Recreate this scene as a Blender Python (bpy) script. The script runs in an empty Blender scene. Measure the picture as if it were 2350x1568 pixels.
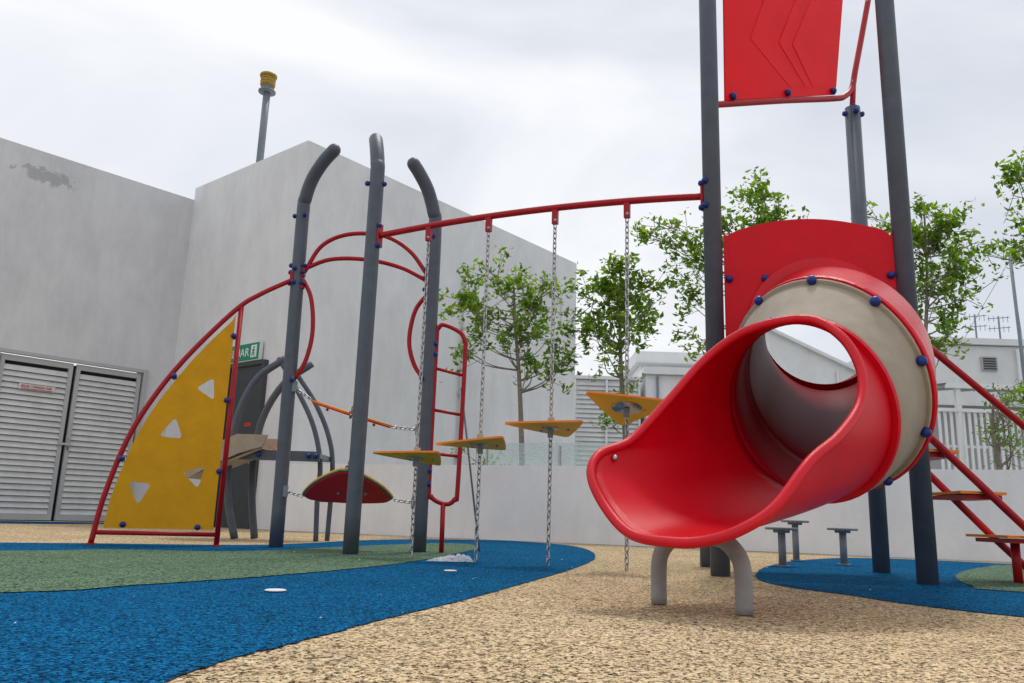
import bpy, math, random
from mathutils import Vector as V, Matrix
from mathutils.geometry import tessellate_polygon
random.seed(4)
sc=bpy.context.scene
# ------------------------------------------------------------------ materials
def mat(name,col,rough=.5,var=0.0,vscale=6,bump=0.0,bscale=80,metal=0,spec=.3,coat=0,grime=0,patch=None,tint=None):
    m=bpy.data.materials.new(name);m.use_nodes=True;N=m.node_tree.nodes;L=m.node_tree.links
    b=N["Principled BSDF"];b.inputs["Roughness"].default_value=rough;b.inputs["Metallic"].default_value=metal
    b.inputs["Specular IOR Level"].default_value=spec;b.inputs["Coat Weight"].default_value=coat
    b.inputs["Coat Roughness"].default_value=.15
    if tint: b.inputs["Specular Tint"].default_value=(*tint,1)
    tc=N.new("ShaderNodeTexCoord")
    n=N.new("ShaderNodeTexNoise");n.inputs["Scale"].default_value=vscale;n.inputs["Detail"].default_value=6;n.inputs["Roughness"].default_value=.65
    L.new(tc.outputs["Object"],n.inputs["Vector"])
    r=N.new("ShaderNodeValToRGB");L.new(n.outputs["Fac"],r.inputs["Fac"])
    e=r.color_ramp.elements;e[0].position=.3;e[1].position=.7
    e[0].color=(*[c*(1-var) for c in col],1);e[1].color=(*[min(1,c*(1+var)) for c in col],1)
    out=r.outputs["Color"]
    if grime>0:
        for sc3,amt,lo,hi in (((1.6,1.6,.8),grime,.35,.62),((6,6,.6),grime*.25,.36,.58)):
            n2=N.new("ShaderNodeTexNoise");n2.inputs["Scale"].default_value=1.3;n2.inputs["Detail"].default_value=9;n2.inputs["Roughness"].default_value=.7
            mp=N.new("ShaderNodeMapping");mp.inputs["Scale"].default_value=sc3;L.new(tc.outputs["Object"],mp.inputs["Vector"]);L.new(mp.outputs[0],n2.inputs["Vector"])
            r2=N.new("ShaderNodeValToRGB");L.new(n2.outputs["Fac"],r2.inputs["Fac"]);r2.color_ramp.elements[0].position=lo;r2.color_ramp.elements[1].position=hi
            r2.color_ramp.elements[0].color=(1-amt,1-amt,1-amt*.95,1);r2.color_ramp.elements[1].color=(1,1,1,1)
            mx=N.new("ShaderNodeMix");mx.data_type='RGBA';mx.blend_type='MULTIPLY';mx.inputs[0].default_value=1
            L.new(out,mx.inputs[6]);L.new(r2.outputs["Color"],mx.inputs[7]);out=mx.outputs[2]
    if patch:
        sb=N.new("ShaderNodeVectorMath");sb.operation='SUBTRACT';L.new(tc.outputs["Object"],sb.inputs[0]);sb.inputs[1].default_value=patch[:3]
        s2=N.new("ShaderNodeVectorMath");s2.operation='MULTIPLY';L.new(sb.outputs[0],s2.inputs[0]);s2.inputs[1].default_value=(1.6,1.6,5)
        ln=N.new("ShaderNodeVectorMath");ln.operation='LENGTH';L.new(s2.outputs[0],ln.inputs[0])
        n4=N.new("ShaderNodeTexNoise");n4.inputs["Scale"].default_value=6;n4.inputs["Detail"].default_value=8;n4.inputs["Roughness"].default_value=.75;L.new(tc.outputs["Object"],n4.inputs["Vector"])
        ma=N.new("ShaderNodeMath");ma.operation='MULTIPLY_ADD';L.new(n4.outputs["Fac"],ma.inputs[0]);ma.inputs[1].default_value=-3.0;L.new(ln.outputs["Value"],ma.inputs[2])
        rp=N.new("ShaderNodeMapRange");rp.inputs[1].default_value=-.95;rp.inputs[2].default_value=-.75;rp.inputs[3].default_value=.55;rp.inputs[4].default_value=0;L.new(ma.outputs[0],rp.inputs[0])
        mx=N.new("ShaderNodeMix");mx.data_type='RGBA';L.new(rp.outputs[0],mx.inputs[0]);L.new(out,mx.inputs[6]);mx.inputs[7].default_value=(.25,.26,.28,1);out=mx.outputs[2]
    L.new(out,b.inputs["Base Color"])
    if bump>0:
        n3=N.new("ShaderNodeTexNoise");n3.inputs["Scale"].default_value=bscale;n3.inputs["Detail"].default_value=4
        L.new(tc.outputs["Object"],n3.inputs["Vector"])
        bp=N.new("ShaderNodeBump");bp.inputs["Strength"].default_value=bump;bp.inputs["Distance"].default_value=.005
        L.new(n3.outputs["Fac"],bp.inputs["Height"]);L.new(bp.outputs[0],b.inputs["Normal"])
    return m
def rubber(name,dark,mid,light,pore):
    m=bpy.data.materials.new(name);m.use_nodes=True;N=m.node_tree.nodes;L=m.node_tree.links
    b=N["Principled BSDF"];b.inputs["Roughness"].default_value=.9;b.inputs["Specular IOR Level"].default_value=.04
    tc=N.new("ShaderNodeTexCoord")
    nd=N.new("ShaderNodeTexNoise");nd.inputs["Scale"].default_value=60;nd.inputs["Detail"].default_value=2
    L.new(tc.outputs["Object"],nd.inputs["Vector"])
    va=N.new("ShaderNodeMixRGB");va.blend_type='ADD';va.inputs[0].default_value=.012
    L.new(tc.outputs["Object"],va.inputs[1]);L.new(nd.outputs["Color"],va.inputs[2])
    v=N.new("ShaderNodeTexVoronoi");v.inputs["Scale"].default_value=140;L.new(va.outputs[0],v.inputs["Vector"])
    sep=N.new("ShaderNodeSeparateColor");L.new(v.outputs["Color"],sep.inputs[0])
    r=N.new("ShaderNodeValToRGB");L.new(sep.outputs[0],r.inputs["Fac"])
    e=r.color_ramp.elements;e[0].position=0;e[0].color=(*dark,1);e[1].position=1;e[1].color=(*light,1);k=e.new(.5);k.color=(*mid,1)
    n=N.new("ShaderNodeTexNoise");n.inputs["Scale"].default_value=98;n.inputs["Detail"].default_value=3;n.inputs["Roughness"].default_value=.72;L.new(tc.outputs["Object"],n.inputs["Vector"])
    rp=N.new("ShaderNodeValToRGB");L.new(n.outputs["Fac"],rp.inputs["Fac"]);rp.color_ramp.elements[0].position=.425;rp.color_ramp.elements[1].position=.47
    v2=N.new("ShaderNodeTexVoronoi");v2.inputs["Scale"].default_value=62;L.new(va.outputs[0],v2.inputs["Vector"])
    s2=N.new("ShaderNodeSeparateColor");L.new(v2.outputs["Color"],s2.inputs[0])
    rf=N.new("ShaderNodeValToRGB");L.new(s2.outputs[1],rf.inputs["Fac"]);rf.color_ramp.elements[0].position=.08;rf.color_ramp.elements[0].color=(.32,.32,.32,1);rf.color_ramp.elements[1].position=.28
    mx=N.new("ShaderNodeMix");mx.data_type='RGBA';L.new(rp.outputs["Color"],mx.inputs[0]);mx.inputs[6].default_value=(*pore,1);L.new(r.outputs["Color"],mx.inputs[7])
    mf=N.new("ShaderNodeMix");mf.data_type='RGBA';mf.blend_type='MULTIPLY';mf.inputs[0].default_value=.8;L.new(mx.outputs[2],mf.inputs[6]);L.new(rf.outputs["Color"],mf.inputs[7])
    nl=N.new("ShaderNodeTexNoise");nl.inputs["Scale"].default_value=1.1;nl.inputs["Detail"].default_value=7;nl.inputs["Roughness"].default_value=.65;L.new(tc.outputs["Object"],nl.inputs["Vector"])
    rl=N.new("ShaderNodeValToRGB");L.new(nl.outputs["Fac"],rl.inputs["Fac"]);rl.color_ramp.elements[0].position=.35;rl.color_ramp.elements[1].position=.65
    rl.color_ramp.elements[0].color=(.80,.80,.80,1)
    m2=N.new("ShaderNodeMix");m2.data_type='RGBA';m2.blend_type='MULTIPLY';m2.inputs[0].default_value=1;L.new(mf.outputs[2],m2.inputs[6]);L.new(rl.outputs["Color"],m2.inputs[7])
    L.new(m2.outputs[2],b.inputs["Base Color"])
    ma=N.new("ShaderNodeMath");ma.operation='MULTIPLY_ADD';L.new(v.outputs["Distance"],ma.inputs[0]);ma.inputs[1].default_value=-1.0;L.new(rp.outputs["Color"],ma.inputs[2])
    bp=N.new("ShaderNodeBump");bp.inputs["Strength"].default_value=.7;bp.inputs["Distance"].default_value=.004;L.new(ma.outputs[0],bp.inputs["Height"]);L.new(bp.outputs[0],b.inputs["Normal"])
    return m
M={}
M['post']=mat("grey_powder_coat",(.082,.098,.125),.42,.14,9,.3,400,spec=.4)
M['red']=mat("red_powder_coat",(.38,.006,.012),.38,.14,12,.15,500)
M['plastic']=mat("red_moulded_plastic",(.64,.003,.014),.27,.08,5,.25,700,spec=.32)
M['shade_liner']=mat("inner_red_plastic_painted_shade",(.34,.004,.016),.42,.14,4,.1,300,spec=.12,tint=(1,.12,.18))  # slide's red plastic, darkened: shade inside the tube painted into the colour
M['panelred']=mat("red_panel",(.62,.004,.014),.45,.07,7,.15,700,spec=.2)
M['roofred']=mat("red_roof_panel",(.84,.004,.010),.5,.05,3,.1,700,spec=.15)
M['roofred2']=mat("red_roof_panel_light",(.86,.007,.014),.5,.04,3,spec=.15)
M['beige']=mat("beige_plastic",(.38,.325,.255),.5,.10,10,.5,600,spec=.2)
M['yellow']=mat("yellow_panel",(.72,.34,.006),.5,.09,6,.6,350,spec=.2)
M['yel2']=mat("yellow_step",(.98,.50,.035),.5,.06,14,.2,500,spec=.12)
M['orange']=mat("orange_edge",(.88,.24,.02),.5,.06,14)
M['dkred']=mat("dark_red_board",(.62,.015,.02),.5,.1,14,spec=.15)
M['teal']=mat("teal_bracket",(.08,.2,.17),.5,.1,10)
M['blue']=mat("blue_bolt_cap",(.004,.025,.19),.32,.05,10,spec=.4)
M['steel']=mat("galvanised_steel",(.42,.42,.43),.35,.15,40,metal=.9)
M['galv']=mat("grey_pole_steel",(.2,.23,.26),.5,.12,10)
M['wall']=mat("white_render_wall",(.66,.67,.69),.9,.035,1.2,.7,35,spec=.1,grime=.13,patch=(-8.55,13.75,6.12))
M['wall2']=mat("white_render_block",(.75,.76,.77),.9,.03,1.2,.6,35,spec=.1,grime=.11)
M['parapet']=mat("white_render_parapet",(.81,.815,.82),.9,.03,1.5,.6,45,spec=.1,grime=.10)
M['white']=mat("white_paint",(.76,.77,.77),.7,.04,2,.1,60,grime=.08,spec=.15)
M['louvre']=mat("grey_louvre_metal",(.70,.71,.70),.5,.07,5,metal=.0,grime=.14)
M['frame']=mat("grey_door_frame",(.44,.45,.45),.5,.06,5)
M['door']=mat("dark_door",(.055,.062,.066),.5,.1,4)
M['green']=mat("exit_sign_green",(.015,.26,.15),.5,.06,6)
M['lett']=mat("white_letters",(.8,.8,.8),.6,.02)
M['redlett']=mat("red_letters",(.5,.04,.04),.6,.05)
M['bark']=mat("bark",(.22,.195,.155),.9,.3,25,.8,40,spec=.1)
M['gold']=mat("amber_lamp",(.42,.27,.05),.3,.2,20)
M['conc']=mat("concrete",(.33,.33,.31),.9,.15,3,.4,60)
M['dkglass']=mat("dark_canopy_glass",(.10,.14,.13),.2,.2,2)
M['stoolmat']=mat("stool_top",(.20,.22,.24),.5,.1,10)
M['leg']=mat("grey_support_leg",(.27,.27,.27),.5,.16,10,.2,300)
def glass(name,col,a):
    m=bpy.data.materials.new(name);m.use_nodes=True;b=m.node_tree.nodes["Principled BSDF"]
    b.inputs["Base Color"].default_value=(*col,1);b.inputs["Alpha"].default_value=a;b.inputs["Roughness"].default_value=.12
    n=m.node_tree.nodes.new("ShaderNodeTexNoise");n.inputs["Scale"].default_value=18
    r=m.node_tree.nodes.new("ShaderNodeMapRange");r.inputs[3].default_value=a*.6;r.inputs[4].default_value=min(1,a*1.4)
    m.node_tree.links.new(n.outputs["Fac"],r.inputs[0]);m.node_tree.links.new(r.outputs[0],b.inputs["Alpha"]);return m
M['glass']=glass("pale_glass",(.55,.68,.66),.35)
M['bag']=glass("thin_plastic_film",(.85,.87,.9),.55)
def leafmat(name,c1,c2):
    m=bpy.data.materials.new(name);m.use_nodes=True;N=m.node_tree.nodes;L=m.node_tree.links
    b=N["Principled BSDF"];b.inputs["Roughness"].default_value=.45;b.inputs["Specular IOR Level"].default_value=.3
    g=N.new("ShaderNodeNewGeometry");r=N.new("ShaderNodeValToRGB");L.new(g.outputs["Random Per Island"],r.inputs["Fac"])
    r.color_ramp.elements[0].color=(*c1,1);r.color_ramp.elements[1].color=(*c2,1)
    L.new(r.outputs["Color"],b.inputs["Base Color"])
    t=N.new("ShaderNodeBsdfTranslucent");mm=N.new("ShaderNodeMix");mm.data_type='RGBA';mm.blend_type='MULTIPLY';mm.inputs[0].default_value=1
    L.new(r.outputs["Color"],mm.inputs[6]);mm.inputs[7].default_value=(1.8,1.9,.6,1);L.new(mm.outputs[2],t.inputs["Color"])
    ms=N.new("ShaderNodeMixShader");ms.inputs[0].default_value=.45;L.new(b.outputs[0],ms.inputs[1]);L.new(t.outputs[0],ms.inputs[2])
    L.new(ms.outputs[0],N["Material Output"].inputs["Surface"]);return m
M['leaf']=leafmat("leaf",(.055,.12,.014),(.23,.35,.045))
# ------------------------------------------------------------------ builder
def catmull(P,n,closed=False):
    P=[V(p) for p in P];out=[];k=len(P)
    rng=range(k) if closed else range(k-1)
    for i in rng:
        if closed: a,b,c,d=P[i-1],P[i],P[(i+1)%k],P[(i+2)%k]
        else: b,c=P[i],P[i+1];a=P[i-1] if i>0 else b*2-c;d=P[i+2] if i+2<k else c*2-b
        for j in range(n):
            t=j/n
            out.append(.5*((2*b)+(c-a)*t+(2*a-5*b+4*c-d)*t*t+(3*b-a-3*c+d)*t**3))
    if not closed: out.append(P[-1].copy())
    return out
class Bd:
    def __init__(s): s.v=[];s.f=[];s.m=[];s.sm=[];s.mats=[]
    def mi(s,k):
        if k not in s.mats: s.mats.append(k)
        return s.mats.index(k)
    def add(s,vs,fs,k,smooth=True):
        o=len(s.v);s.v+= [tuple(p) for p in vs];i=s.mi(k)
        for f in fs: s.f.append(tuple(o+a for a in f));s.m.append(i);s.sm.append(smooth)
    def tube(s,P,r,k,seg=14,closed=False,n=0,dome=False):
        rs=r if isinstance(r,(list,tuple)) else None
        if n:
            if rs:
                q=[];
                for i in range(len(P)-1):
                    for j in range(n): q.append(rs[i]+(rs[i+1]-rs[i])*j/n)
                q.append(rs[-1]);rs=q
            P=catmull(P,n,closed)
        P=[V(p) for p in P]
        if rs is None: rs=[r]*len(P)
        rs=list(rs)
        if dome:
            t=(P[-1]-P[-2]).normalized();R=rs[-1];e=P[-1]
            for a in (25,50,72): P.append(e+t*R*math.sin(math.radians(a)));rs.append(R*math.cos(math.radians(a)))
        K=len(P);vs=[];u=None
        for i in range(K):
            if closed: t=(P[(i+1)%K]-P[i-1])
            else: t=P[min(i+1,K-1)]-P[max(i-1,0)]
            t.normalize()
            if u is None:
                u=t.orthogonal().normalized()
            u=(u-t*u.dot(t)).normalized();w=t.cross(u)
            for j in range(seg):
                a=2*math.pi*j/seg;vs.append(P[i]+(u*math.cos(a)+w*math.sin(a))*rs[i])
        fs=[]
        for i in range(K if closed else K-1):
            i2=(i+1)%K
            for j in range(seg):
                j2=(j+1)%seg;fs.append((i*seg+j,i*seg+j2,i2*seg+j2,i2*seg+j))
        if not closed: fs.append(tuple(range(seg))[::-1]);fs.append(tuple((K-1)*seg+j for j in range(seg)))
        s.add(vs,fs,k)
    def box(s,c,ax,ay,az,k):
        c=V(c);ax,ay,az=V(ax),V(ay),V(az);vs=[c+ax*i+ay*j+az*l for i in(-1,1) for j in(-1,1) for l in(-1,1)]
        s.add(vs,[(0,1,3,2),(4,6,7,5),(0,4,5,1),(2,3,7,6),(0,2,6,4),(1,5,7,3)],k,False)
    def bx(s,x0,x1,y0,y1,z0,z1,k): s.box(((x0+x1)/2,(y0+y1)/2,(z0+z1)/2),((x1-x0)/2,0,0),(0,(y1-y0)/2,0),(0,0,(z1-z0)/2),k)
    def plate(s,loops,nrm,th,k,ke=None):
        nrm=V(nrm).normalized();loops=[[V(p) for p in l] for l in loops];fl=[p for l in loops for p in l];n=len(fl)
        T=tessellate_polygon(loops)
        s.add([p+nrm*th/2 for p in fl]+[p-nrm*th/2 for p in fl],[tuple(t) for t in T]+[tuple(a+n for a in t[::-1]) for t in T],k,False)
        for l in loops:
            m=len(l);vs=[p+nrm*th/2 for p in l]+[p-nrm*th/2 for p in l]
            s.add(vs,[(i,(i+1)%m,m+(i+1)%m,m+i) for i in range(m)],ke or k,False)
    def ball(s,c,r,k,sq=(1,1,1),seg=12,rings=8):
        vs=[];fs=[];c=V(c)
        for i in range(rings+1):
            a=math.pi*i/rings
            for j in range(seg):
                b=2*math.pi*j/seg;vs.append(c+V((r*sq[0]*math.sin(a)*math.cos(b),r*sq[1]*math.sin(a)*math.sin(b),r*sq[2]*math.cos(a))))
        for i in range(rings):
            for j in range(seg): fs.append((i*seg+j,(i+1)*seg+j,(i+1)*seg+(j+1)%seg,i*seg+(j+1)%seg))
        s.add(vs,fs,k)
    def bolt(s,c,r=.026): s.ball(c,r,'blue')
    def chain(s,a,b,k='steel',pitch=.041,sag=0):
        a,b=V(a),V(b);L=(b-a).length;n=max(2,int(L/pitch));t=(b-a).normalized()
        u=t.orthogonal().normalized();w=t.cross(u)
        for i in range(n):
            f=(i+.5)/n;c=a.lerp(b,f)-V((0,0,sag*4*f*(1-f)))
            x,z=(u,w) if i%2 else (w,u)
            path=[]
            for j in range(12):
                an=2*math.pi*j/12;path.append(c+x*.0135*math.cos(an)+t*(.015*math.sin(an)+(.011 if math.sin(an)>0 else -.011)))
            s.tube(path,.0052,k,seg=5,closed=True)
    def build(s,name,parent=None,smooth_angle=None):
        me=bpy.data.meshes.new(name);me.from_pydata(s.v,[],s.f)
        for k in s.mats: me.materials.append(M[k])
        me.polygons.foreach_set("material_index",s.m);me.polygons.foreach_set("use_smooth",s.sm);me.update()
        ob=bpy.data.objects.new(name,me);sc.collection.objects.link(ob)
        if parent: ob.parent=parent
        return ob
def empty(name):
    e=bpy.data.objects.new(name,None);sc.collection.objects.link(e);return e
def text(name,body,loc,xdir,zdir,size,k,parent,align='LEFT'):
    cu=bpy.data.curves.new(name,'FONT');cu.body=body;cu.size=size;cu.extrude=.002;cu.align_x=align
    o=bpy.data.objects.new(name+"_tmp",cu);sc.collection.objects.link(o);bpy.context.view_layer.update()
    me=bpy.data.meshes.new_from_object(o);bpy.data.objects.remove(o);me.materials.clear();me.materials.append(M[k])
    ob=bpy.data.objects.new(name,me);sc.collection.objects.link(ob);x=V(xdir).normalized();z=V(zdir).normalized()
    n=x.cross(z);R=Matrix((x,z,n)).transposed().to_4x4();R.translation=V(loc);ob.matrix_world=R
    ob.parent=parent;return ob
# ------------------------------------------------------------------ ground
RG=random.Random(2)
def sheet(name,pts,z,m,smooth=6,jit=0):
    P=catmull([(x,y,z) for x,y in pts],smooth,True) if smooth else [V((x,y,z)) for x,y in pts]
    if jit:
        Q=[]
        for i,p in enumerate(P):
            q=P[(i+1)%len(P)];L=(q-p).length;c=max(1,min(40,int(L/.02))) if p.y<8 and abs(p.x)<5 else 1
            for j in range(c): Q.append(p.lerp(q,j/c)+V((RG.gauss(0,jit),RG.gauss(0,jit),0)))
        P=Q
    T=tessellate_polygon([P]);me=bpy.data.meshes.new(name)
    fs=[]
    for t in T:
        a,b,c=[P[i] for i in t]
        fs.append(tuple(t) if (b-a).cross(c-a).z>0 else tuple(t[::-1]))
    me.from_pydata([tuple(p) for p in P],[],fs);me.materials.append(m);me.update()
    o=bpy.data.objects.new(name,me);sc.collection.objects.link(o);return o
tan=rubber("tan_rubber",(.56,.385,.205),(.82,.62,.37),(.94,.77,.51),(.05,.035,.022))
blu=rubber("blue_rubber",(.0,.04,.11),(.001,.13,.32),(.010,.25,.54),(.001,.008,.020))
grn=rubber("green_rubber",(.085,.15,.095),(.17,.28,.18),(.27,.39,.26),(.018,.03,.022))
sheet("ground",[(-400,-400),(400,-400),(400,400),(-400,400)],-.01,M['conc'],0)
sheet("tan_rubber_paving",[(-14,-6),(14,-6),(14,6.4),(6.2,9.6),(-3.8,13.4),(-6.7,15.9),(-14,8)],-.004,tan,0)
sheet("blue_rubber_paving",[(-.67,1.69),(-.63,1.95),(-.53,2.27),(-.37,2.84),(-.14,3.54),(.23,4.87),(.54,6.07),(.81,7.5),(.93,9.33),(.74,10.86),(-.07,11.8),(-1.17,11.11),(-1.75,10.08),(-2.34,7.99),(-3.52,7.23),(-4.14,6.84),(-7,5.2),(-8,1),(-4,-.5),(-1.4,.2),(-.78,1.1)],0,blu,6,.004)
sheet("green_rubber_paving",[(-3.44,5.69),(-2.97,6.27),(-2.08,6.63),(-1.53,8.13),(-.83,9.75),(-.39,9.7),(-.32,8.35),(-.55,6.57),(-.81,5.36),(-1.23,4.24),(-1.59,3.58),(-1.88,3.15),(-3.5,2.2),(-6,2.4),(-5.6,4.4)],.004,grn,6,.004)
sheet("blue_rubber_paving",[(1.65,5.48),(2.18,6.93),(3.07,8.5),(4.28,9.6),(6.0,8.9),(9,7),(9,2.6),(4.6,2.6),(2.8,3.0),(2.16,3.5),(1.88,3.93),(1.78,4.32),(1.60,4.79)],0,blu,6,.004)
sheet("green_rubber_paving",[(5.6,8.7),(4.60,8.0),(3.53,6.52),(2.96,5.30),(3.03,4.88),(5,4.2),(8,5.2),(8,7)],.004,grn,6,.004)
sheet("blue_rubber_paving",[(-11,11.0),(-8.6,11.9),(-7.43,12.5),(-6.95,13.6),(-6.75,14.8),(-7.0,15.2),(-8.6,13.5),(-11,11.4)],0,blu)
# ------------------------------------------------------------------ buildings
up=V((0,0,1))
LB=empty("utility_building")
b=Bd()
P0=V((-9.12,13.16,0));P1=V((-6.71,15.83,0));d=(P1-P0).normalized();nrm=V((d.y,-d.x,0))
start=P0-d*6;dl=V((-8.75,13.57,0));dr=V((-7.10,15.40,0))
def seg3(b,p,q,z0,z1,th,k): b.box((p+q)/2-nrm*th/2+up*(z0+z1)/2,(q-p)/2,nrm*th/2,up*(z1-z0)/2,k)
seg3(b,start,dl,0,6.57,.3,'wall');seg3(b,dr,P1+d*.3,0,6.57,.3,'wall');seg3(b,dl,dr,2.86,6.57,.3,'wall')
b.box((start+P1)/2-nrm*4+up*6.3,(P1-start)/2,nrm*3.6,up*.1,'conc')
b.build("walls",LB)
b=Bd();W=(dr-dl).length
for s0 in (0,.5):
    a=dl+d*(W*s0+.03);e=dl+d*(W*(s0+.5)-.03)
    for (p,q,z0,z1) in [(a,a+d*.07,.02,2.8),(e-d*.07,e,.02,2.8),(a+d*.07,e-d*.07,.02,.12),(a+d*.07,e-d*.07,2.7,2.8)]:
        b.box((p+q)/2-nrm*.03+up*(z0+z1)/2,(q-p)/2,nrm*.03,up*(z1-z0)/2,'frame')
    ns=25
    for i in range(ns):
        z=.17+i*(2.52/ns)
        c=(a+e)/2-nrm*.03+up*z;b.box(c,(e-a)/2-d*.07,(nrm*.024-up*.047),(nrm*.003+up*.0015),'louvre')
b.box(dl-d*.03+up*1.42+nrm*.01,d*.035,nrm*.04,up*1.42,'frame');b.box(dr+d*.03+up*1.42+nrm*.01,d*.035,nrm*.04,up*1.42,'frame');b.box((dl+dr)/2+up*2.85+nrm*.01,d*(W/2+.065),nrm*.04,up*.03,'frame')
b.box((dl+dr)/2-nrm*.2+up*1.4,d*W/2,nrm*.005,up*1.4,'door')
b.tube([(dl+dr)/2+nrm*.03+up*1.45+d*.06,(dl+dr)/2+nrm*.03+up*1.25+d*.06],.012,'steel',8);b.box((dl+dr)/2+nrm*.03+up*1.35,d*.1,nrm*.01,up*.02,'steel')
b.build("louvred_door",LB)
text("lettering","BILIK TANGKI AIR",dl+d*.40+nrm*.02+up*2.27,d,up,.062,'redlett',LB)
b=Bd();b.box(dl+d*.66+nrm*.015+up*2.245,d*.26,nrm*.003,up*.005,'redlett');b.box(dl+d*.66+nrm*.006+up*2.28,d*.29,nrm*.004,up*.05,'louvre');b.build("lettering_plate",LB)
BB=empty("white_block_building")
b=Bd();Q0=V((-6.71,15.83,0));Q1=V((-3.77,13.42,0));Q2=V((1.62,20.1,0));Q3=Q2+(Q0-Q1);H=6.83
b.plate([[Q0+V((0,0,H/2)),Q1+V((0,0,H/2)),Q2+V((0,0,H/2)),Q3+V((0,0,H/2))]],(0,0,1),H,'wall2','wall2')
b.build("walls",BB)
m2=(Q1-Q0).normalized();n2=V((m2.y,-m2.x,0));
b=Bd();dR=V((-4.24,13.805,0));dL=dR-m2*1.05
b.box((dL+dR)/2+n2*.03+up*1.4,m2*.525,n2*.02,up*1.4,'door')
for p in (dL,dR): b.box(p+n2*.04+up*1.43,m2*.04,n2*.045,up*1.43,'door')
b.box((dL+dR)/2+n2*.04+up*2.83,m2*.49,n2*.045,up*.04,'door')
b.box(dR-m2*.12+n2*.07+up*1.15,m2*.02,n2*.03,up*.08,'steel')
b.box(dR-m2*.32+n2*.055+up*1.75,m2*.10,n2*.003,up*.035,'redlett')
b.build("fire_door",BB)
ES=empty("exit_sign")
b=Bd();s1=V((-4.36,13.9,0))+n2*.06;wS=1.12
b.box(s1-m2*wS/2+up*3.04,m2*wS/2,n2*.03,up*.15,'green');b.box(s1-m2*wS/2+up*3.04-n2*.006,m2*(wS/2+.02),n2*.03,up*.165,'white')
o=s1-m2*.15+n2*.036+up*3.04
b.box(o-n2*.003,m2*.085,n2*.003,up*.11,'lett')
def bar(p,q,w):
    p=o+m2*p[0]+up*p[1]+n2*.004;q=o+m2*q[0]+up*q[1]+n2*.004;dd=(q-p);b.box((p+q)/2,dd/2,n2*.003,dd.normalized().cross(n2)*w,'green')
bar((.0,.035),(-.012,-.02),.014);bar((-.01,-.02),(.03,-.05),.009);bar((.03,-.05),(.02,-.09),.008);bar((-.015,-.02),(-.045,-.075),.009);bar((0,.03),(.045,.005),.007);bar((0,.03),(-.04,.02),.007)
b.ball(o+m2*.012+up*.065+n2*.003,.018,'green')
b.build("panel",ES);text("lettering","KELUAR",s1-m2*(wS-.05)+n2*.034+up*2.965,m2,up,.215,'lett',ES)
b=Bd();r2=(Q2-Q1).normalized();n3=V((r2.y,-r2.x,0))
pp=Q1+r2*4.3+n3*.08
b.tube([pp-n3*.1+up*5.35,pp+up*5.35,pp+up*5.2,pp+up*.3],.05,'white',10)
for z in (1.5,2.8,4.2): b.box(pp+up*z-n3*.03,r2*.07,n3*.05,up*.02,'frame')
qq=Q1+r2*6.0
b.box(qq+r2*.95+up*5.75+n3*.03,r2*1.0,n3*.03,up*.035,'wall2');b.box(qq+r2*1.92+up*5.3+n3*.03,r2*.03,n3*.03,up*.41,'wall2');b.box(qq+r2*2.2+up*4.9+n3*.03,r2*.3,n3*.03,up*.035,'wall2')
b.build("drain_pipe",BB)
b=Bd();c=V((-5.08,14.8,0))
b.tube([c+up*6.7,c+up*8.5],.07,'galv',12);b.tube([c+up*8.5,c+up*8.53],.17,'galv',16);b.tube([c+up*8.55,c+up*8.62],.12,'galv',16)
b.tube([c+up*8.62,c+up*8.84],.135,'gold',16)
for z in(8.66,8.72,8.78): b.tube([c+up*z,c+up*(z+.02)],.15,'gold',16)
b.tube([c+up*8.84,c+up*8.88],.17,'gold',16)
b.build("rooftop_beacon_pole")
b=Bd();A0=V((-3.72,13.38,0));A1=V((6.2,9.65,0));dp=(A1-A0).normalized();np_=V((-dp.y,dp.x,0));A1=A1+dp*9
b.box((A0+A1)/2+np_*.1+up*.535,(A1-A0)/2,np_*.1,up*.535,'parapet')
b.build("parapet_wall")
b=Bd()
for s0 in (3.6,4.75):
    a=A0+dp*s0+np_*.12;b.box(a+dp*.56+up*1.24,dp*.56,np_*.006,up*.17,'glass')
for s0 in (3.58,4.73,5.9): b.box(A0+dp*s0+np_*.12+up*1.22,dp*.015,np_*.02,up*.15,'steel')
b.build("glass_balustrade")
def building(name,x0,x1,y0,y1,z,parts=None,k='white'):
    e=empty(name);b=Bd();b.bx(x0,x1,y0,y1,0,z,k);b.build("walls",e);return e
e=building("louvred_building",2.05,4.0,25,30,4.6)
b=Bd()
for i in range(23): 
    z=1.3+i*.145;b.box((3.02,24.95,z),(1.0,0,0),(0,.03,.062),(0,.006,.003),'louvre')
b.bx(1.98,4.05,24.86,25.2,4.62,4.72,'white')
for x in (2.0,3.0,4.02): b.bx(x-.03,x+.03,24.84,24.9,0,4.6,'white')
b.build("louvres",e)
e=building("flat_roof_building",4.25,9.4,26,34,5.35);b=Bd();b.bx(4.05,9.5,25.8,34,5.36,5.75,'white');b.bx(4.2,6.2,24.6,26,0,4.75,'white');b.bx(4.1,6.3,24.4,26,4.76,4.98,'white');b.bx(4.5,4.56,24.5,24.58,2,4.7,'galv');b.bx(5.3,5.34,24.5,24.58,2,4.7,'frame');b.bx(4.1,9.4,25.74,25.79,5.3,5.36,'frame');b.build("roof",e)
e=empty("gabled_building");b=Bd();b.plate([[(7.0,23.5,0),(11.5,23.5,0),(11.5,23.5,4.2),(7.4,23.5,6.1),(7.0,23.5,6.1)]],(0,1,0),.3,'white');b.box((9.4,23.5,5.2),(2.15,0,-.998),(0,.3,0),(.02,0,.04),'white');b.tube([(9.6,23.3,2),(9.6,23.3,4.8)],.04,'white',8);b.build("walls",e)
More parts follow.
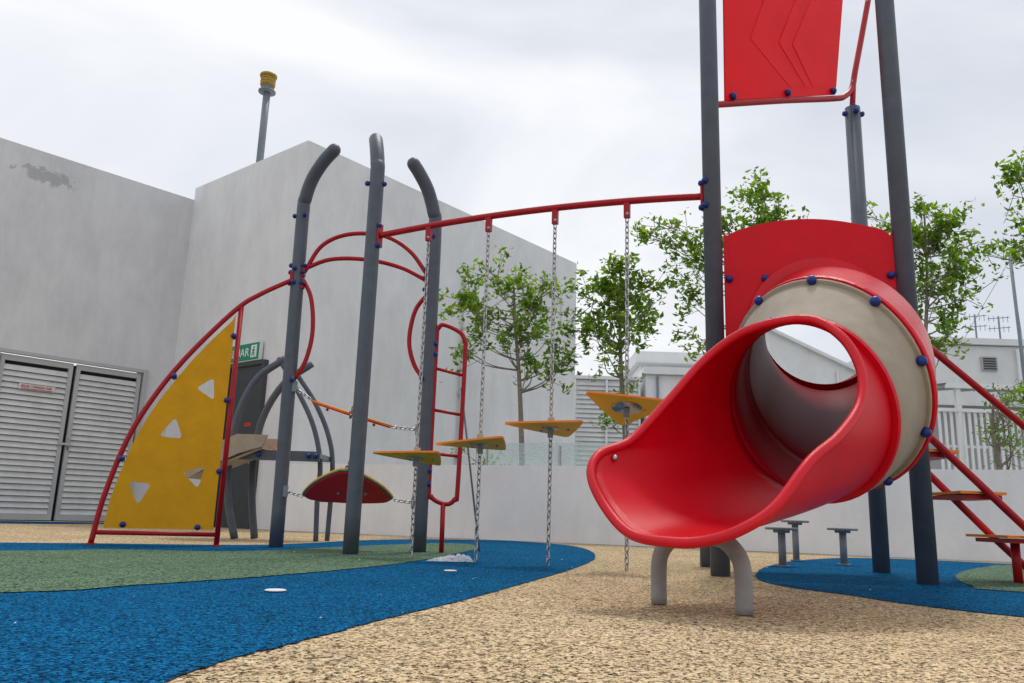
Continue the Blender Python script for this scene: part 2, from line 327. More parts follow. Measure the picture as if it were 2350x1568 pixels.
e=building("service_building",12.6,24,25,33,6.1);b=Bd();b.bx(12.5,24,24.85,33,6.12,6.32,'white');b.bx(14.85,15.35,24.93,24.99,5.3,5.75,'frame')
for i in range(5): b.bx(14.9,15.3,24.9,24.93,5.34+i*.08,5.38+i*.08,'door')
b.tube([(16,24.9,6),(16,24.9,2)],.05,'white',8);b.build("roof_and_vent",e)
b=Bd()
b.box((15.5,21,4.05),(4.6,0,0),(0,1.1,.12),(0,-.003,.02),'dkglass')
for i in range(14): b.box((11.1+i*.66,21,4.02),(.02,0,0),(0,1.1,.12),(0,0,.04),'white')
b.bx(10.9,20.1,19.85,19.95,3.82,3.95,'white')
for x in (11.2,14.2,17.2,20): b.bx(x-.06,x+.06,19.9,20.02,0,3.85,'white')
b.bx(10.9,20.1,21.9,22.0,0,3.7,'frame')
b.build("canopy")
b=Bd()
for i in range(62): b.bx(9.9+i*.14,9.9+i*.14+.055,18.5,18.54,1.0,3.02,'white')
b.bx(9.8,18.6,18.44,18.5,3.02,3.1,'white');b.bx(9.8,18.6,18.54,18.58,1.0,1.1,'white');b.bx(9.8,18.6,18.54,18.58,2.2,2.26,'white')
b.build("picket_fence")
def antenna(x,y,z0,z1):
    b=Bd();b.tube([(x,y,z0),(x,y,z1)],.03,'galv',6)
    for k,zz in enumerate((z1-.1,z1-.45)):
        b.tube([(x-.38,y,zz),(x+.38,y,zz+.08)],.014,'galv',5)
        for i in range(5): xx=x-.33+i*.16;b.tube([(xx,y,zz-.10),(xx,y,zz+.12)],.009,'galv',4)
    b.build("tv_antenna")
antenna(15.4,26,6.3,7.4);antenna(16.5,26.5,6.3,7.5)
b=Bd();b.tube([(15.6,24,2),(15.5,24,8.8)],.05,'galv',8);b.tube([(15.5,24,8.7),(14.6,25.5,6.3)],.008,'galv',4);b.tube([(15.5,24,8.7),(16.6,25.5,6.3)],.008,'galv',4);b.build("radio_mast")
# ------------------------------------------------------------------ trees
def tree(name,base,trunk,blobs,ntip,seed,leaves=66,ls=.14):
    R=random.Random(seed);b=Bd();base=V(base)
    tp=[base]+[V(t) for t in trunk]
    path=catmull(tp,6);n=len(path);rad=[.055*(1-.74*i/(n-1)) for i in range(n)]
    b.tube(path,rad,'bark',9)
    tips=[]
    tot=sum(bl[3]*bl[4]*bl[5] for bl in blobs)
    for bl in blobs:
        c=max(2,round(ntip*bl[3]*bl[4]*bl[5]/tot))
        for _ in range(c):
            while 1:
                q=V((R.uniform(-1,1),R.uniform(-1,1),R.uniform(-1,1)))
                if .3<q.length<1.08: break
            tips.append(V((bl[0]+q.x*bl[3],bl[1]+q.y*bl[4],bl[2]+q.z*bl[5])))
    lv=[];lf=[]
    for t in tips:
        cand=[(abs((t-path[i]).length-(.5))+max(0,path[i].z-t.z+.25)*2+R.random()*.3,i) for i in range(n//3,n)]
        i=min(cand)[1];a=path[i];mid=a.lerp(t,.5)+V((R.uniform(-.1,.1),R.uniform(-.1,.1),-.06))
        b.tube(catmull([a,mid,t],4),[max(.007,rad[i]*.5*(1-j/9)) for j in range(9)],'bark',5)
        nl=int(leaves*R.uniform(.3,1.5));sp=R.uniform(.09,.18)
        for j in range(4):
            g=t+V((R.gauss(0,sp),R.gauss(0,sp),R.gauss(0,sp)));b.tube([mid.lerp(t,R.uniform(.4,1)),g],.005,'bark',4)
            for _ in range(nl//4):
                c=g+V((R.gauss(0,.075),R.gauss(0,.075),R.gauss(0,.06)))
                ax=V((R.gauss(0,1),R.gauss(0,1),R.gauss(-.5,.6))).normalized();sd=ax.cross(V((R.gauss(0,.5),R.gauss(0,.5),1))).normalized();nn=ax.cross(sd)
                L=ls*R.uniform(.5,1.15);w=L*.25;o=len(lv)
                lv+= [c-ax*L*.5,c+sd*w-ax*L*.05+nn*w*.35,c+ax*L*.5-nn*L*.06,c-sd*w-ax*L*.05+nn*w*.35,c]
                lf+= [(o,o+1,o+4),(o+1,o+2,o+4),(o+2,o+3,o+4),(o+3,o,o+4)]
    b.add(lv,lf,'leaf',False)
    return b.build(name)
tree("young_tree",(.24,13,0),[(.22,13,1.2),(.14,13,2.5),(.05,13,3.4),(0,13,4.1)],[(-.6,13,3.95,.42,.45,.38),(.0,13,4.1,.45,.5,.38),(.35,13,3.7,.35,.4,.5),(.75,13,2.75,.28,.3,.35),(-.3,13,3.35,.5,.5,.28),(.4,13,3.0,.4,.4,.35),(.62,13,4.05,.25,.3,.35),(-.7,13,3.0,.2,.2,.2)],40,1)
tree("young_tree",(1.9,13,0),[(1.88,13,1.5),(1.8,13,2.8),(1.78,13,3.8),(1.8,13,4.7)],[(1.78,13,4.4,.32,.35,.5),(1.45,13,3.9,.4,.4,.35),(2.1,13,3.9,.4,.4,.4),(1.15,13,3.35,.28,.3,.25),(1.6,13,3.2,.4,.4,.4),(2.25,13,4.4,.35,.35,.25),(1.7,13,2.2,.25,.3,.3)],38,2)
tree("young_tree",(3.6,13.2,0),[(3.55,13.2,1.5),(3.7,13.2,3.2),(4.1,13.2,4.6),(4.35,13.2,5.8)],[(2.65,13.1,5.15,.38,.4,.35),(3.1,13.1,4.7,.4,.4,.35),(2.85,13.1,4.2,.3,.35,.3),(4.25,13.2,5.8,.40,.4,.5),(4.7,13.2,5.4,.45,.4,.3),(3.8,13.2,5.2,.5,.5,.35),(3.15,13.2,3.3,.25,.3,.22),(4.3,13.2,4.2,.6,.5,.35)],62,3)
tree("young_tree",(6.75,13,0),[(6.7,13,1.6),(6.8,13,3.0),(6.95,13,4.4),(7.0,13,5.7)],[(7.0,13,5.6,.45,.45,.5),(6.4,13,5.3,.4,.4,.45),(7.4,13,4.9,.45,.4,.5),(7.0,13,4.3,.45,.45,.5),(7.0,13,3.5,.35,.4,.4),(7.6,13,4.4,.4,.35,.3)],54,4)
tree("young_tree",(9.3,12.8,0),[(9.3,12.8,1.8),(9.2,12.8,3.6),(9.1,12.8,5.0),(9.1,12.8,6.2)],[(8.8,12.8,6.1,.5,.5,.6),(8.4,12.8,5.1,.5,.45,.35),(9.2,12.8,5.2,.6,.5,.5),(9.7,12.8,5.7,.5,.5,.5),(8.6,12.8,2.5,.3,.3,.3)],50,5)
tree("sapling",(7.4,12.2,0),[(7.4,12.2,1.0),(7.35,12.2,1.8),(7.4,12.2,2.4)],[(7.35,12.2,2.0,.3,.25,.45),(7.6,12.2,1.6,.25,.2,.3)],14,6,50,.08)
tree("shrub",(-.45,12.9,0),[(-.45,12.9,.6),(-.43,12.9,.9),(-.4,12.9,1.0)],[(-.42,12.9,1.08,.25,.2,.1)],8,7,60,.08)
# ------------------------------------------------------------------ climbing frame
r0=.0635
CF=empty("climbing_frame")
b=Bd()
b.tube([(-2.08,7.55,0),(-2.095,7.55,1.6),(-2.11,7.55,3.15),(-2.09,7.52,3.35),(-2.02,7.45,3.53),(-1.90,7.36,3.68),(-1.79,7.29,3.77)],r0,'post',20,n=5,dome=True)
b.tube([(-1.24,6.68,0),(-1.24,6.68,1.6),(-1.24,6.68,3.15),(-1.25,6.70,3.38),(-1.28,6.77,3.56),(-1.31,6.86,3.68)],r0,'post',20,n=5,dome=True)
b.tube([(-.77,7.43,0),(-.775,7.43,1.6),(-.78,7.43,3.0),(-.80,7.40,3.2),(-.86,7.34,3.40),(-.94,7.27,3.54),(-1.0,7.22,3.62)],r0,'post',20,n=5,dome=True)
b.build("posts",CF)
b=Bd();rr=.021
b.tube([(-2.04,7.54,2.60),(-1.89,7.53,2.87),(-1.63,7.51,2.99),(-1.28,7.47,2.97),(-1.02,7.45,2.82),(-.82,7.43,2.56)],rr,'red',12,n=8)
b.tube([(-2.05,7.54,2.63),(-1.79,7.52,2.73),(-1.44,7.49,2.73),(-1.09,7.46,2.65),(-.80,7.43,2.50)],rr,'red',12,n=8)
b.tube([(-2.05,7.55,2.53),(-1.95,7.53,2.33),(-1.91,7.53,2.01),(-1.95,7.53,1.73),(-2.04,7.54,1.55)],rr,'red',12,n=8)
b.tube([(-.81,7.43,2.40),(-.93,7.44,2.22),(-.97,7.44,1.93),(-.91,7.44,1.70),(-.80,7.43,1.55)],rr,'red',12,n=8)
def beamz(s): return 2.68+.06*4*s*(1-s)*1.0
Bp=V((-1.24,6.68,0));Dp=V((1.43,5.54,0));bd=(Dp-Bp).normalized();bn=V((bd.y,-bd.x,0))
b.tube([Bp.lerp(Dp,s/10)+up*beamz(s/10) for s in range(11)],.027,'red',14,n=2)
for P,sg in ((Bp,1),(Dp,-1)): b.box(P+bd*sg*(r0+.006)+up*2.685,bd*.008,bn*.035,up*.105,'red')
for (x,y,sg) in [(-2.10,7.55,1),(-.78,7.43,-1)]:
    for z in (2.60,2.48): b.box((x+sg*r0*.9,y-.02,z),(.012,0,0),(0,.03,0),(0,0,.05),'red')
b.box((-2.10-r0*.8,7.52,2.54),(.014,0,0),(0,.03,0),(0,0,.05),'red')
b.build("red_rails",CF)
b=Bd()
def pbolts(x,y,zs,rad=r0+.012,angs=(200,340)):
    for z in zs:
        for a in angs: b.bolt((x+rad*math.cos(math.radians(a)),y+rad*math.sin(math.radians(a)),z),.024)
pbolts(-2.11,7.55,(3.17,),angs=(190,300));pbolts(-1.245,6.68,(3.17,),angs=(190,350));pbolts(-.78,7.43,(2.95,),angs=(260,))
pbolts(-2.10,7.55,(2.66,2.59,2.48),angs=(190,320));pbolts(-2.10,7.55,(2.62,2.48),angs=(250,));pbolts(-.78,7.43,(2.62,2.54,2.42),angs=(210,))
pbolts(-1.24,6.68,(2.77,2.59),angs=(320,));pbolts(1.43,5.54,(2.78,2.59),angs=(175,215))
pbolts(-.78,7.43,(1.56,),angs=(230,));pbolts(-2.09,7.55,(1.53,),angs=(300,))
b.build("bolt_caps",CF)
def triplate(c,R,ang,tilt,k,ke,th=.014,b=None):
    rot=Matrix.Rotation(math.radians(tilt[0]),3,'X')@Matrix.Rotation(math.radians(tilt[1]),3,'Y')
    cor=[];
    for i in range(3):
        a=math.radians(ang+120*i);cor.append(V((R*math.cos(a),R*math.sin(a),0)))
    L=[]
    for i in range(3):
        p,q=cor[i],cor[(i+1)%3];mid=(p+q)/2*1.1
        pa=p.lerp(mid,.10);qa=q.lerp(mid,.10)
        for j in range(9):
            t=j/8;L.append(pa*(1-t)**2+mid*2*t*(1-t)+qa*t*t)
    L=[V(c)+rot@p for p in L];n=rot@up
    b.plate([L],n,th,k,ke)
    return n
beamdir=bd
steps=[(-.73,6.46,.78,183,(-6,3)),(-.22,6.24,.88,178,(-4,-2)),(.31,6.02,1.0,186,(-5,2)),(.845,5.79,1.14,88,(-15,6))]
for i,(x,y,z,ang,tl) in enumerate(steps):
    b=Bd();s=(V((x,y,0))-Bp).length/(Dp-Bp).length;zt=beamz(s)
    b.box((x,y,zt-.075),beamdir*.022,V((-beamdir.y,beamdir.x,0))*.02,up*.06,'red')
    b.tube([V((x,y,zt-.11))-V((0,.03,0)),V((x,y,zt-.11))+V((0,.03,0))],.013,'steel',8)
    b.chain((x,y,zt-.13),(x,y,z+.05));b.chain((x,y,z-.06),(x,y,-.0))
    n=triplate((x,y,z),.37,ang,tl,'yel2','orange',b=b)
    b.box(V((x,y,z))+n*.04,(.024,0,0),(0,.022,0),n*.03,'beige');b.box(V((x,y,z))-n*.045,(.02,0,0),(0,.02,0),n*.033,'galv')
    b.tube([V((x,y,z))-n*.008,V((x,y,z))-n*.014],.11 if i==3 else .06,'steel',18)
    for a in (0,2.1,4.2): b.ball(V((x+.13*math.cos(a),y+.13*math.sin(a),z-.016)),.011,'galv')
    b.build("hanging_step_%d"%(i+1),CF)
def board(vs,bul):
    b=Bd();vs=[V(p) for p in vs];n=(vs[1]-vs[0]).cross(vs[2]-vs[0]).normalized();c=sum(vs,V())/3
    if n.z<0:n=-n
    L=[]
    for i in range(3):
        p,q=vs[i],vs[(i+1)%3];mid=(p+q)/2+((p+q)/2-c)*bul
        for j in range(1,12):
            t=j/12;L.append(p*(1-t)**2+mid*2*t*(1-t)+q*t*t)
    return b,L,n,c
b,L,n,c=board([(-1.88,7.53,1.35),(-1.06,7.45,1.11),(-1.40,7.0,1.175)],.25)
b.plate([L],n,.016,'yel2','orange');b.plate([[c+(p-c)*.985-n*.016 for p in L]],n,.012,'dkred','dkred')
b.chain((-2.04,7.54,1.46),(-1.86,7.53,1.35));b.chain((-1.08,7.45,1.11),(-.83,7.43,1.09));b.chain((-1.39,7.02,1.165),(-1.27,6.74,1.3))
for q in (.2,.5,.8): b.ball(V((-1.85,7.5,1.33)).lerp(V((-1.1,7.43,1.11)),q)-up*.03,.014,'galv')
b.build("upper_seat",CF)
b,L,n,c=board([(-1.01,7.45,.45),(-1.89,7.53,.46),(-1.38,6.95,.71)],.6)
b.plate([L],n,.014,'yel2','yel2');b.plate([[c+(p-c)*.99-n*.014 for p in L]],n,.010,'teal','teal');b.plate([[c+(p-c)*.93-n*.026 for p in L]],n,.010,'dkred','dkred')
for q in ((-1.5,7.3),(-1.25,7.25)): b.ball((q[0],q[1],.49),.012,'galv')
b.chain((-2.04,7.54,.50),(-1.87,7.53,.46));b.chain((-1.02,7.45,.45),(-.83,7.43,.43));b.chain((-1.38,6.97,.69),(-1.27,6.74,.80))
b.build("lower_seat",CF)
b=Bd()
for (x,y,z) in [(-2.03,7.52,1.47),(-2.03,7.52,.50),(-.84,7.42,1.09),(-.84,7.42,.43)]: b.box((x,y,z),(.02,0,0),(0,.02,0),(0,0,.05),'galv')
b.build("chain_brackets",CF)
b=Bd();o=V((-3.47,6.97,0));sx=V((.925,.38,0)).normalized();pn=V((sx.y,-sx.x,0))
def sp(x,z,off=0): return o+sx*((x+3.47)/.925)+up*z+pn*off
arc=[(-3.47,0),(-3.42,.40),(-3.31,.88),(-3.16,1.26),(-2.94,1.66),(-2.60,2.14),(-2.40,2.33),(-2.10,2.54)]
b.tube([sp(*q) for q in arc],.023,'red',14,n=8)
b.tube([sp(-2.55,0),sp(-2.55,2.19)],.023,'red',14);b.tube([sp(-3.46,.10),sp(-2.55,.10)],.02,'red',12)
for x in(-3.47,-2.55): b.tube([sp(x,0),sp(x,.012)],.04,'red',14)
inner=[(-3.395,.14),(-2.59,.14),(-2.59,2.09)]+[(x+.045,z-.03) for x,z in [(-2.66,2.06),(-2.80,1.87),(-2.94,1.66),(-3.06,1.45),(-3.16,1.26),(-3.24,1.08),(-3.31,.88),(-3.37,.64),(-3.42,.40)]]
def rtri(t):
    L=[]
    for i in range(3):
        p0,p1,p2=V((*t[i-1],0)),V((*t[i],0)),V((*t[(i+1)%3],0))
        a=p1.lerp(p0,.22);c=p1.lerp(p2,.22)
        for j in range(6): u=j/5;L.append(a*(1-u)**2+p1*2*u*(1-u)+c*u*u)
    return [sp(q.x,q.y,.026) for q in L]
holes=[[(-2.84,1.38),(-2.71,1.49),(-2.69,1.28)],[(-3.08,.93),(-2.97,1.11),(-2.90,.92)],[(-3.26,.53),(-3.09,.52),(-3.17,.33)],[(-2.87,.63),(-2.70,.69),(-2.74,.49)]]
b.plate([[sp(x,z,.026) for x,z in inner]]+[rtri(h) for h in holes],pn,.016,'yellow','yellow')
for x,z in [(-3.26,.17),(-2.71,.16),(-3.33,.72),(-3.02,1.47),(-2.59,1.29),(-2.59,.65),(-2.59,1.89)]:
    b.bolt(sp(x,z,.038));b.bolt(sp(x,z,-.03))
b.build("climbing_wall_panel",CF)
b=Bd();y=7.43
b.tube([(-.71,y,.61),(-.71,y,1.95),(-.70,y,2.05),(-.645,y,2.09),(-.49,y,2.02),(-.445,y,1.93),(-.435,y,1.80),(-.45,y,.58),(-.47,y,.48),(-.53,y,.43),(-.63,y,.45),(-.69,y,.50)],.021,'red',12,closed=True,n=6)
for z1,z2 in((1.67,1.61),(1.28,1.24),(.88,.86)): b.tube([(-.71,y,z1),(-.44,y,z2)],.015,'red',10)
b.tube([(-.575,y,.44),(-.57,y,0)],.022,'red',12)
for z in (1.9,1.8,.72,.6): b.bolt((-.715,y-.02,z))
b.tube([(-.46,y+.03,1.5),(-.25,y+.6,0.0)],.01,'galv',6)
b.build("ladder",CF)
# ------------------------------------------------------------------ slide tower
TW=empty("slide_tower")
b=Bd();rp=.065
b.tube([(1.43,5.54,0),(1.43,5.54,5.2)],rp,'post',22,dome=True);b.tube([(2.70,5.33,0),(2.70,5.33,5.2)],rp,'post',22,dome=True)
b.tube([(2.96,6.55,0),(2.96,6.55,3.98)],rp,'post',22,dome=False);b.tube([(1.62,6.64,0),(1.62,6.64,1.12)],rp,'post',22)
b.build("posts",TW)
b=Bd()
dE=V((2.70-1.43,5.33-5.54,0)).normalized();nE=V((dE.y,-dE.x,0))
if nE.y>0:nE=-nE
def pe(x,z,off=0): return V((1.43,5.54,0))+dE*((x-1.43)/dE.x)+up*z+nE*off
out=catmull([(1.505,1.15,0),(1.52,1.13,0),(2.62,1.13,0),(2.635,1.15,0),(2.635,2.28,0),(2.62,2.34,0),(2.57,2.385,0),(2.42,2.43,0),(2.25,2.465,0),(2.07,2.48,0),(1.88,2.47,0),(1.72,2.44,0),(1.58,2.395,0),(1.525,2.36,0),(1.505,2.30,0)],4,True)
cpl=pe(2.13,1.68);hole=[cpl+(dE*math.cos(a)+up*math.sin(a))*.405 for a in [2*math.pi*i/48 for i in range(48)]]
b.plate([[pe(q.x,q.y) for q in out],hole],nE,.02,'panelred','panelred')
for x,z in [(1.535,2.04),(1.78,2.04),(2.605,2.05),(1.535,1.35),(2.6,1.35)]: b.bolt(pe(x,z,.02),.027)
b.build("entry_panel",TW)
b=Bd()
b.tube([(1.43,5.54,3.41),(1.52,5.60,3.45),(2.15,6.01,3.73),(2.74,6.41,3.99),(2.88,6.50,4.07),(2.98,6.57,4.20),(3.03,6.60,4.38),(3.14,6.68,4.75),(3.28,6.77,5.25)],.026,'red',12,n=8)
b.tube([(2.96,6.55,3.98),(2.98,6.565,4.12),(3.0,6.58,4.27)],.024,'red',12)
q=[V((1.57,5.63,3.50)),V((2.76,6.43,4.04)),V((2.92,6.53,5.05)),V((1.59,5.65,4.75))]
pnn=(q[1]-q[0]).cross(q[3]-q[0]).normalized()
if pnn.y>0:pnn=-pnn
b.plate([q],pnn,.016,'roofred','roofred')
def qi(u,v,off=.0092): return (q[0]*(1-u)+q[1]*u)*(1-v)+(q[3]*(1-u)+q[2]*u)*v+pnn*off
for dx,w in((0,.12),(.24,.05),(.36,.10)):
    b.plate([[qi(.55+dx*.6,.08),qi(.55+dx*.6+w,.10),qi(.20+dx+w,.45),qi(.38+dx+w,1.0),qi(.38+dx,1.0),qi(.20+dx,.45)]],pnn,.0012,'roofred2')
for u,v in((.05,.02),(.52,.03),(.96,.03)): b.bolt(qi(u,v,.02),.03)
for a in(190,270,350): b.bolt((2.96+.075*math.cos(math.radians(a)),6.55+.075*math.sin(math.radians(a)),3.92),.026)
b.bolt((2.96,6.53,3.99),.026)
b.build("roof_panel",TW)
b=Bd();b.plate([[V((1.52,5.62,1.12)),V((2.66,5.44,1.12)),V((2.86,6.52,1.12)),V((1.70,6.6,1.12))]],up,.06,'galv');b.build("deck",TW)
b=Bd()
b.tube([(2.74,5.5,1.09),(3.52,5.5,.32),(3.86,5.5,0)],.026,'red',12);b.tube([(2.80,6.0,1.05),(3.52,6.0,.32),(3.86,6.0,0)],.026,'red',12)
b.tube([(2.72,5.5,1.76),(2.89,5.5,1.61),(3.52,5.5,1.06),(4.15,5.5,.51),(4.2,5.5,.40),(4.2,5.5,0)],.024,'red',12)
for (x0,x1,z) in((2.83,3.10,.87),(3.05,3.40,.595),(3.34,3.70,.31)):
    b.plate([[(x0,5.5,z),(x1,5.56,z),(x1+.02,5.75,z),(x1,5.95,z),(x0,6.0,z),(x0+.04,5.75,z)]],up,.018,'orange','orange');b.box(((x0+x1)/2,5.75,z-.028),((x1-x0)/2-.04,0,0),(0,.2,0),(0,0,.014),'red')
b.tube([(3.52,5.72,.29),(3.52,5.72,0)],.03,'red',12)
b.build("steps_and_rails",TW)
# ------------------------------------------------------------------ tube slide
SL=empty("tube_slide")
C0=cpl;C1=V((1.565,3.97,1.03));C2=V((1.37,3.72,.865))
T0=V((-.12,-1.3,-.45));T1=V((-.60,-.62,-.42))*.8;t1=V((-.83,-.56,-.38)).normalized();t2=V((-.77,-.56,-.30)).normalized()
s_=t2.cross(up).normalized();NEAR=V((.64,-.76,0));flip=s_.dot(NEAR)>0
def frame(t):
    t=t.normalized();s=t.cross(up).normalized();u=s.cross(t).normalized();return (s if flip else -s),u
def ring(c,t,R,n=64):
    s,u=frame(t)
    return [c+(u*math.cos(2*math.pi*i/n)+s*math.sin(2*math.pi*i/n))*R for i in range(n)]
def herm(a,b_,ta,tb,t):
    return a*(2*t**3-3*t*t+1)+ta*(t**3-2*t*t+t)+b_*(-2*t**3+3*t*t)+tb*(t**3-t*t)
def loft(name,rings,k,th=.012,solid=True):
    n=len(rings[0]);b=Bd();vs=[p for r in rings for p in r];fs=[]
    for i in range(len(rings)-1):
        for j in range(n): fs.append((i*n+j,i*n+(j+1)%n,(i+1)*n+(j+1)%n,(i+1)*n+j))
    b.add(vs,fs,k);ob=b.build(name,SL)
    if solid: md=ob.modifiers.new("s","SOLIDIFY");md.thickness=th;md.offset=0
    return ob
NR=24
cen=[herm(C0,C1,T0,T1,i/NR) for i in range(NR+1)];t0_=V((-.02,-1,-.2)).normalized()
tan_=[t0_.lerp(t1,(i/NR)**1.3).normalized() for i in range(NR+1)]
loft("elbow_section",[ring(cen[i],tan_[i],.42+.08*(i/NR)) for i in range(NR+1)],'plastic')
loft("elbow_shade_liner",[ring(cen[i],tan_[i],.40+.05*(i/NR)) for i in range(NR+1)],'shade_liner',.006)  # added sleeve; its darker red paints the shade inside the elbow
def flange(c,t,ri,ro,k,th,name):
    t=t.normalized();prof=[(ri,-th/2),(ro-.004,-th/2),(ro,0),(ro-.004,th/2),(ri,th/2)]
    rr=[ring(c+t*z,t,R) for R,z in prof];n=64;b=Bd();vs=[p for r in rr for p in r];fs=[]
    m=len(prof)
    for i in range(m):
        for j in range(n): fs.append((i*n+j,i*n+(j+1)%n,((i+1)%m)*n+(j+1)%n,((i+1)%m)*n+j))
    b.add(vs,fs,k,False);b.build(name,SL)
flange(C0+V((0,-.03,0)),nE,.40,.50,'plastic',.03,"entry_collar")
flange(C1,t1,.456,.552,'plastic',.03,"joint_flange_red");flange(C1+t1*.025,t1,.456,.540,'beige',.016,"joint_flange_beige")
K=8;cm=[herm(C1,C2,t1*.33,t2*.33,i/K) for i in range(K+1)];tm=[t1.lerp(t2,i/K) for i in range(K+1)]
loft("middle_section",[ring(cm[i],tm[i],.517-.092*(i/K)**1.2) for i in range(K+1)],'beige')
loft("middle_shade_liner",[ring(cm[i],tm[i],.45-.045*(i/K)) for i in range(K+1)],'shade_liner',.006)  # added red sleeve within the beige part, darkened to paint interior shade
flange(C2-t2*.004,t2,.408,.445,'plastic',.026,"exit_flange_red")
b=Bd()
s1_,u1_=frame(t1);s2_,u2_=frame(t2)
for a in range(12,372,36):
    a=math.radians(a);b.bolt(C1+t1*.034+(u1_*math.cos(a)+s1_*math.sin(a))*.534,.025)
for a in (350,300,250): 
    a=math.radians(a);b.bolt(C2-t2*.025+(u2_*math.cos(a)+s2_*math.sin(a))*.438,.024)
b.build("bolt_caps",SL)
rim=[(1.31,3.50,1.245),(1.415,3.38,1.143),(1.45,3.28,.975),(1.40,3.20,.82),(1.27,3.10,.682),(1.125,3.02,.576),(.966,2.95,.404),(.837,2.95,.318),(.728,3.0,.276),(.623,3.06,.265),(.485,3.18,.286),(.40,3.30,.383),(.349,3.40,.514),(.3915,3.48,.612),(.5425,3.58,.687),(.721,3.66,.875),(.914,3.70,1.091),(1.092,3.62,1.216)]
th=[0,28,58,82,104,122,142,156,168,182,200,216,232,245,260,285,310,335]
sub=8;RC=catmull(rim,sub,True);ths=[]
for i in range(18):
    a=th[i];c=th[(i+1)%18]+(360 if i==17 else 0)
    for j in range(sub): ths.append(a+(c-a)*j/sub)
n=len(RC)
start=[C2+(u2_*math.cos(math.radians(a))+s2_*math.sin(math.radians(a)))*.41 for a in ths]
rows=16;rings=[]
for i in range(rows+1):
    t=i/rows;row=[]
    for j in range(n):
        L=(RC[j]-start[j]).length
        row.append(herm(start[j],RC[j],t2*L*1.0,(RC[j]-start[j])*.9,t))
    rings.append(row)
loft("exit_chute",rings,'plastic')
b=Bd();b.tube(RC,.021,'plastic',14,closed=True);b.build("rolled_lip",SL)
b=Bd()
b.tube([(.655,3.55,0),(.655,3.55,.14),(.665,3.54,.21),(.70,3.505,.265),(.745,3.46,.285)],.034,'leg',16,n=5)
b.tube([(.925,3.24,0),(.925,3.24,.14),(.915,3.255,.21),(.88,3.30,.265),(.835,3.35,.285)],.034,'leg',16,n=5)
b.build("support_legs",SL)
b=Bd();b.ball((.46,3.50,.60),.014,'steel');b.build("lip_screw",SL)
# ------------------------------------------------------------------ small things
def stool(x,y,h):
    b=Bd();b.tube([(x,y,0),(x,y,h-.03)],.032,'stoolmat',14);b.tube([(x,y,0),(x,y,.01)],.06,'stoolmat',14)
    b.tube([(x,y,h-.022),(x,y,h-.016),(x,y,h-.004),(x,y,h)],[.128,.135,.135,.128],'stoolmat',28)
    for a in range(4): b.ball((x+.06*math.cos(a*1.57),y+.06*math.sin(a*1.57),h-.03),.012,'galv')
    b.tube([(x,y,h-.045),(x,y,h-.024)],.07,'galv',14);b.build("stool")
stool(2.34,7.02,.32);stool(2.87,8.20,.39);stool(3.10,7.61,.33)
for (x,y,r) in((-.96,3.54,.045),(-.33,5.09,.04)):
    b=Bd();b.tube([(x,y,.004),(x,y,.007),(x,y,.009)],[r,r,r*.9],'white',24);b.build("drain_cap")
R=random.Random(9);b=Bd()
for _ in range(70):
    x=R.uniform(-2.6,2.6);y=R.uniform(1.8,7);s=R.uniform(.002,.006);b.ball((x,y,.006),s,'conc' if R.random()<.5 else 'lett',(1,.7,.5),6,4)
b.build("grit")
R=random.Random(9);b=Bd();nx,ny=30,14;vs=[];fs=[]
for i in range(nx):
    for j in range(ny):
        u=i/(nx-1);v=j/(ny-1);e=math.sin(math.pi*u)**.6*math.sin(math.pi*v)**.6
        vs.append((-.56+.32*u+R.uniform(-.012,.012),6.02+.13*v+.05*u+R.uniform(-.010,.010),.006+e*(.012+.08*u*u*R.random()+R.random()*.024)))
for i in range(nx-1):
    for j in range(ny-1): fs.append((i*ny+j,(i+1)*ny+j,(i+1)*ny+j+1,i*ny+j+1))
b.add(vs,fs,'bag',False);b.build("plastic_bag")
# ------------------------------------------------------------------ rear climber
RCb=empty("dome_climber")
b=Bd()
b.tube([(-2.38,9.5,2.05),(-2.70,9.5,1.79),(-2.91,9.5,1.37),(-2.97,9.5,.85),(-2.94,9.5,.42),(-2.87,9.5,0)],.042,'post',14,n=6)
b.tube([(-2.62,9.2,2.05),(-2.93,9.2,1.79),(-3.10,9.2,1.38),(-3.15,9.2,.88),(-3.12,9.2,.45),(-3.0,9.2,0)],.042,'post',14,n=6)
b.tube([(-2.70,9.2,2.05),(-2.44,9.2,1.66),(-2.23,9.2,1.27),(-2.12,9.2,.85),(-2.12,9.2,.45),(-2.10,9.2,0)],.028,'post',12,n=6)
b.tube([(-2.62,9.5,2.0),(-2.32,9.5,1.60),(-2.12,9.5,1.2),(-2.04,9.5,.8),(-2.04,9.5,0)],.028,'post',12,n=6)
b.tube([(-2.12,9.2,.45),(-2.04,9.5,.45)],.02,'post',8);b.tube([(-2.12,9.2,.7),(-2.04,9.5,.7)],.02,'post',8)
b.build("legs",RCb)
b=Bd();b.bx(-3.2,-2.08,9.0,9.7,.90,.95,'galv');b.bx(-3.2,-2.08,8.96,8.995,.86,.97,'post');b.bx(-3.2,-2.3,9.02,9.68,.952,.97,'orange')
for yy in (8.9,9.4): b.plate([[(-3.5,yy,.62),(-3.3,yy,.74),(-2.95,yy,.92),(-2.7,yy,1.0),(-2.65,yy,1.13),(-2.98,yy,1.13),(-3.15,yy,1.05),(-3.5,yy,.80)]],(0,1,0),.05,'beige')
b.box((-3.1,9.15,.82),(.4,0,.17),(0,.24,0),(0,0,.012),'beige')
for x in(-2.75,-2.5,-2.2,-2.12): b.bolt((x,8.95,.92),.03)
b.build("deck_and_slide",RCb)
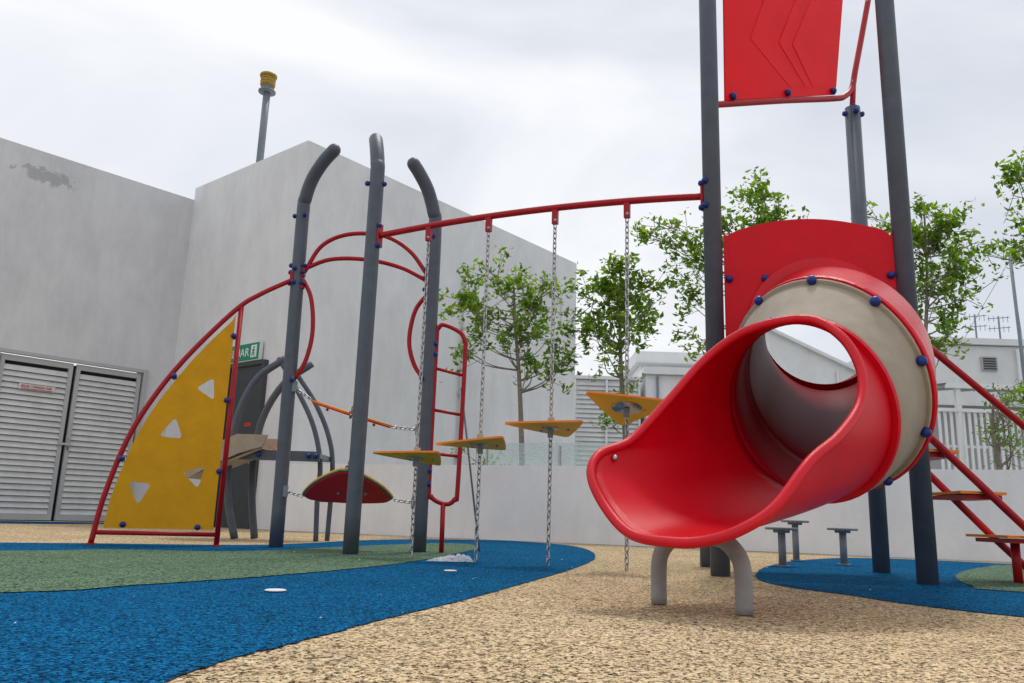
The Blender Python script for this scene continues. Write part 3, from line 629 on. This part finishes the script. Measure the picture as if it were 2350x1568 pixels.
# ------------------------------------------------------------------ sky, light, camera
w=bpy.data.worlds.new("World");sc.world=w;w.use_nodes=True;N=w.node_tree.nodes;L=w.node_tree.links
bg=N["Background"];bg.inputs["Strength"].default_value=.1
el,az=math.radians(66),math.radians(20)
sk=N.new("ShaderNodeTexSky");sk.sky_type='NISHITA';sk.sun_disc=False;sk.sun_elevation=el;sk.sun_rotation=az
tc=N.new("ShaderNodeTexCoord");mp=N.new("ShaderNodeMapping");mp.inputs["Scale"].default_value=(1,1,2.2);mp.inputs["Location"].default_value=(.3,.1,.4);L.new(tc.outputs["Generated"],mp.inputs[0])
n=N.new("ShaderNodeTexNoise");n.inputs["Scale"].default_value=1.9;n.inputs["Detail"].default_value=6;n.inputs["Roughness"].default_value=.5;n.inputs["Distortion"].default_value=.6;L.new(mp.outputs[0],n.inputs["Vector"])
r=N.new("ShaderNodeValToRGB");L.new(n.outputs["Fac"],r.inputs["Fac"]);e=r.color_ramp.elements;e[0].position=.34;e[0].color=(.63,.665,.73,1);e[1].position=.62;e[1].color=(.89,.90,.925,1)
ml=N.new("ShaderNodeVectorMath");ml.operation='SCALE';ml.inputs[3].default_value=11.4;L.new(r.outputs["Color"],ml.inputs[0])
mx=N.new("ShaderNodeMix");mx.data_type='RGBA';mx.inputs[0].default_value=.95;L.new(sk.outputs[0],mx.inputs[6]);L.new(ml.outputs[0],mx.inputs[7]);L.new(mx.outputs[2],bg.inputs["Color"])
ld=bpy.data.lights.new("sun","SUN");ld.energy=1.5;ld.angle=math.radians(10);ld.color=(1,.96,.9)
so=bpy.data.objects.new("sun",ld);sc.collection.objects.link(so)
sd=V((math.sin(az)*math.cos(el),math.cos(az)*math.cos(el),math.sin(el)));so.rotation_euler=sd.to_track_quat('Z','Y').to_euler();so.location=(0,0,20)
cam=bpy.data.cameras.new("camera");co=bpy.data.objects.new("camera",cam);sc.collection.objects.link(co);sc.camera=co
cam.sensor_width=36;cam.lens=1850/2350*36;cam.clip_end=1000;cam.clip_start=.05
co.matrix_world=Matrix.Translation((0,0,.34))@Matrix.Rotation(math.radians(90)+math.atan(401/1850),4,'X')@Matrix.Rotation(.032,4,'Z')
sc.view_settings.view_transform='Standard';sc.view_settings.look='None'
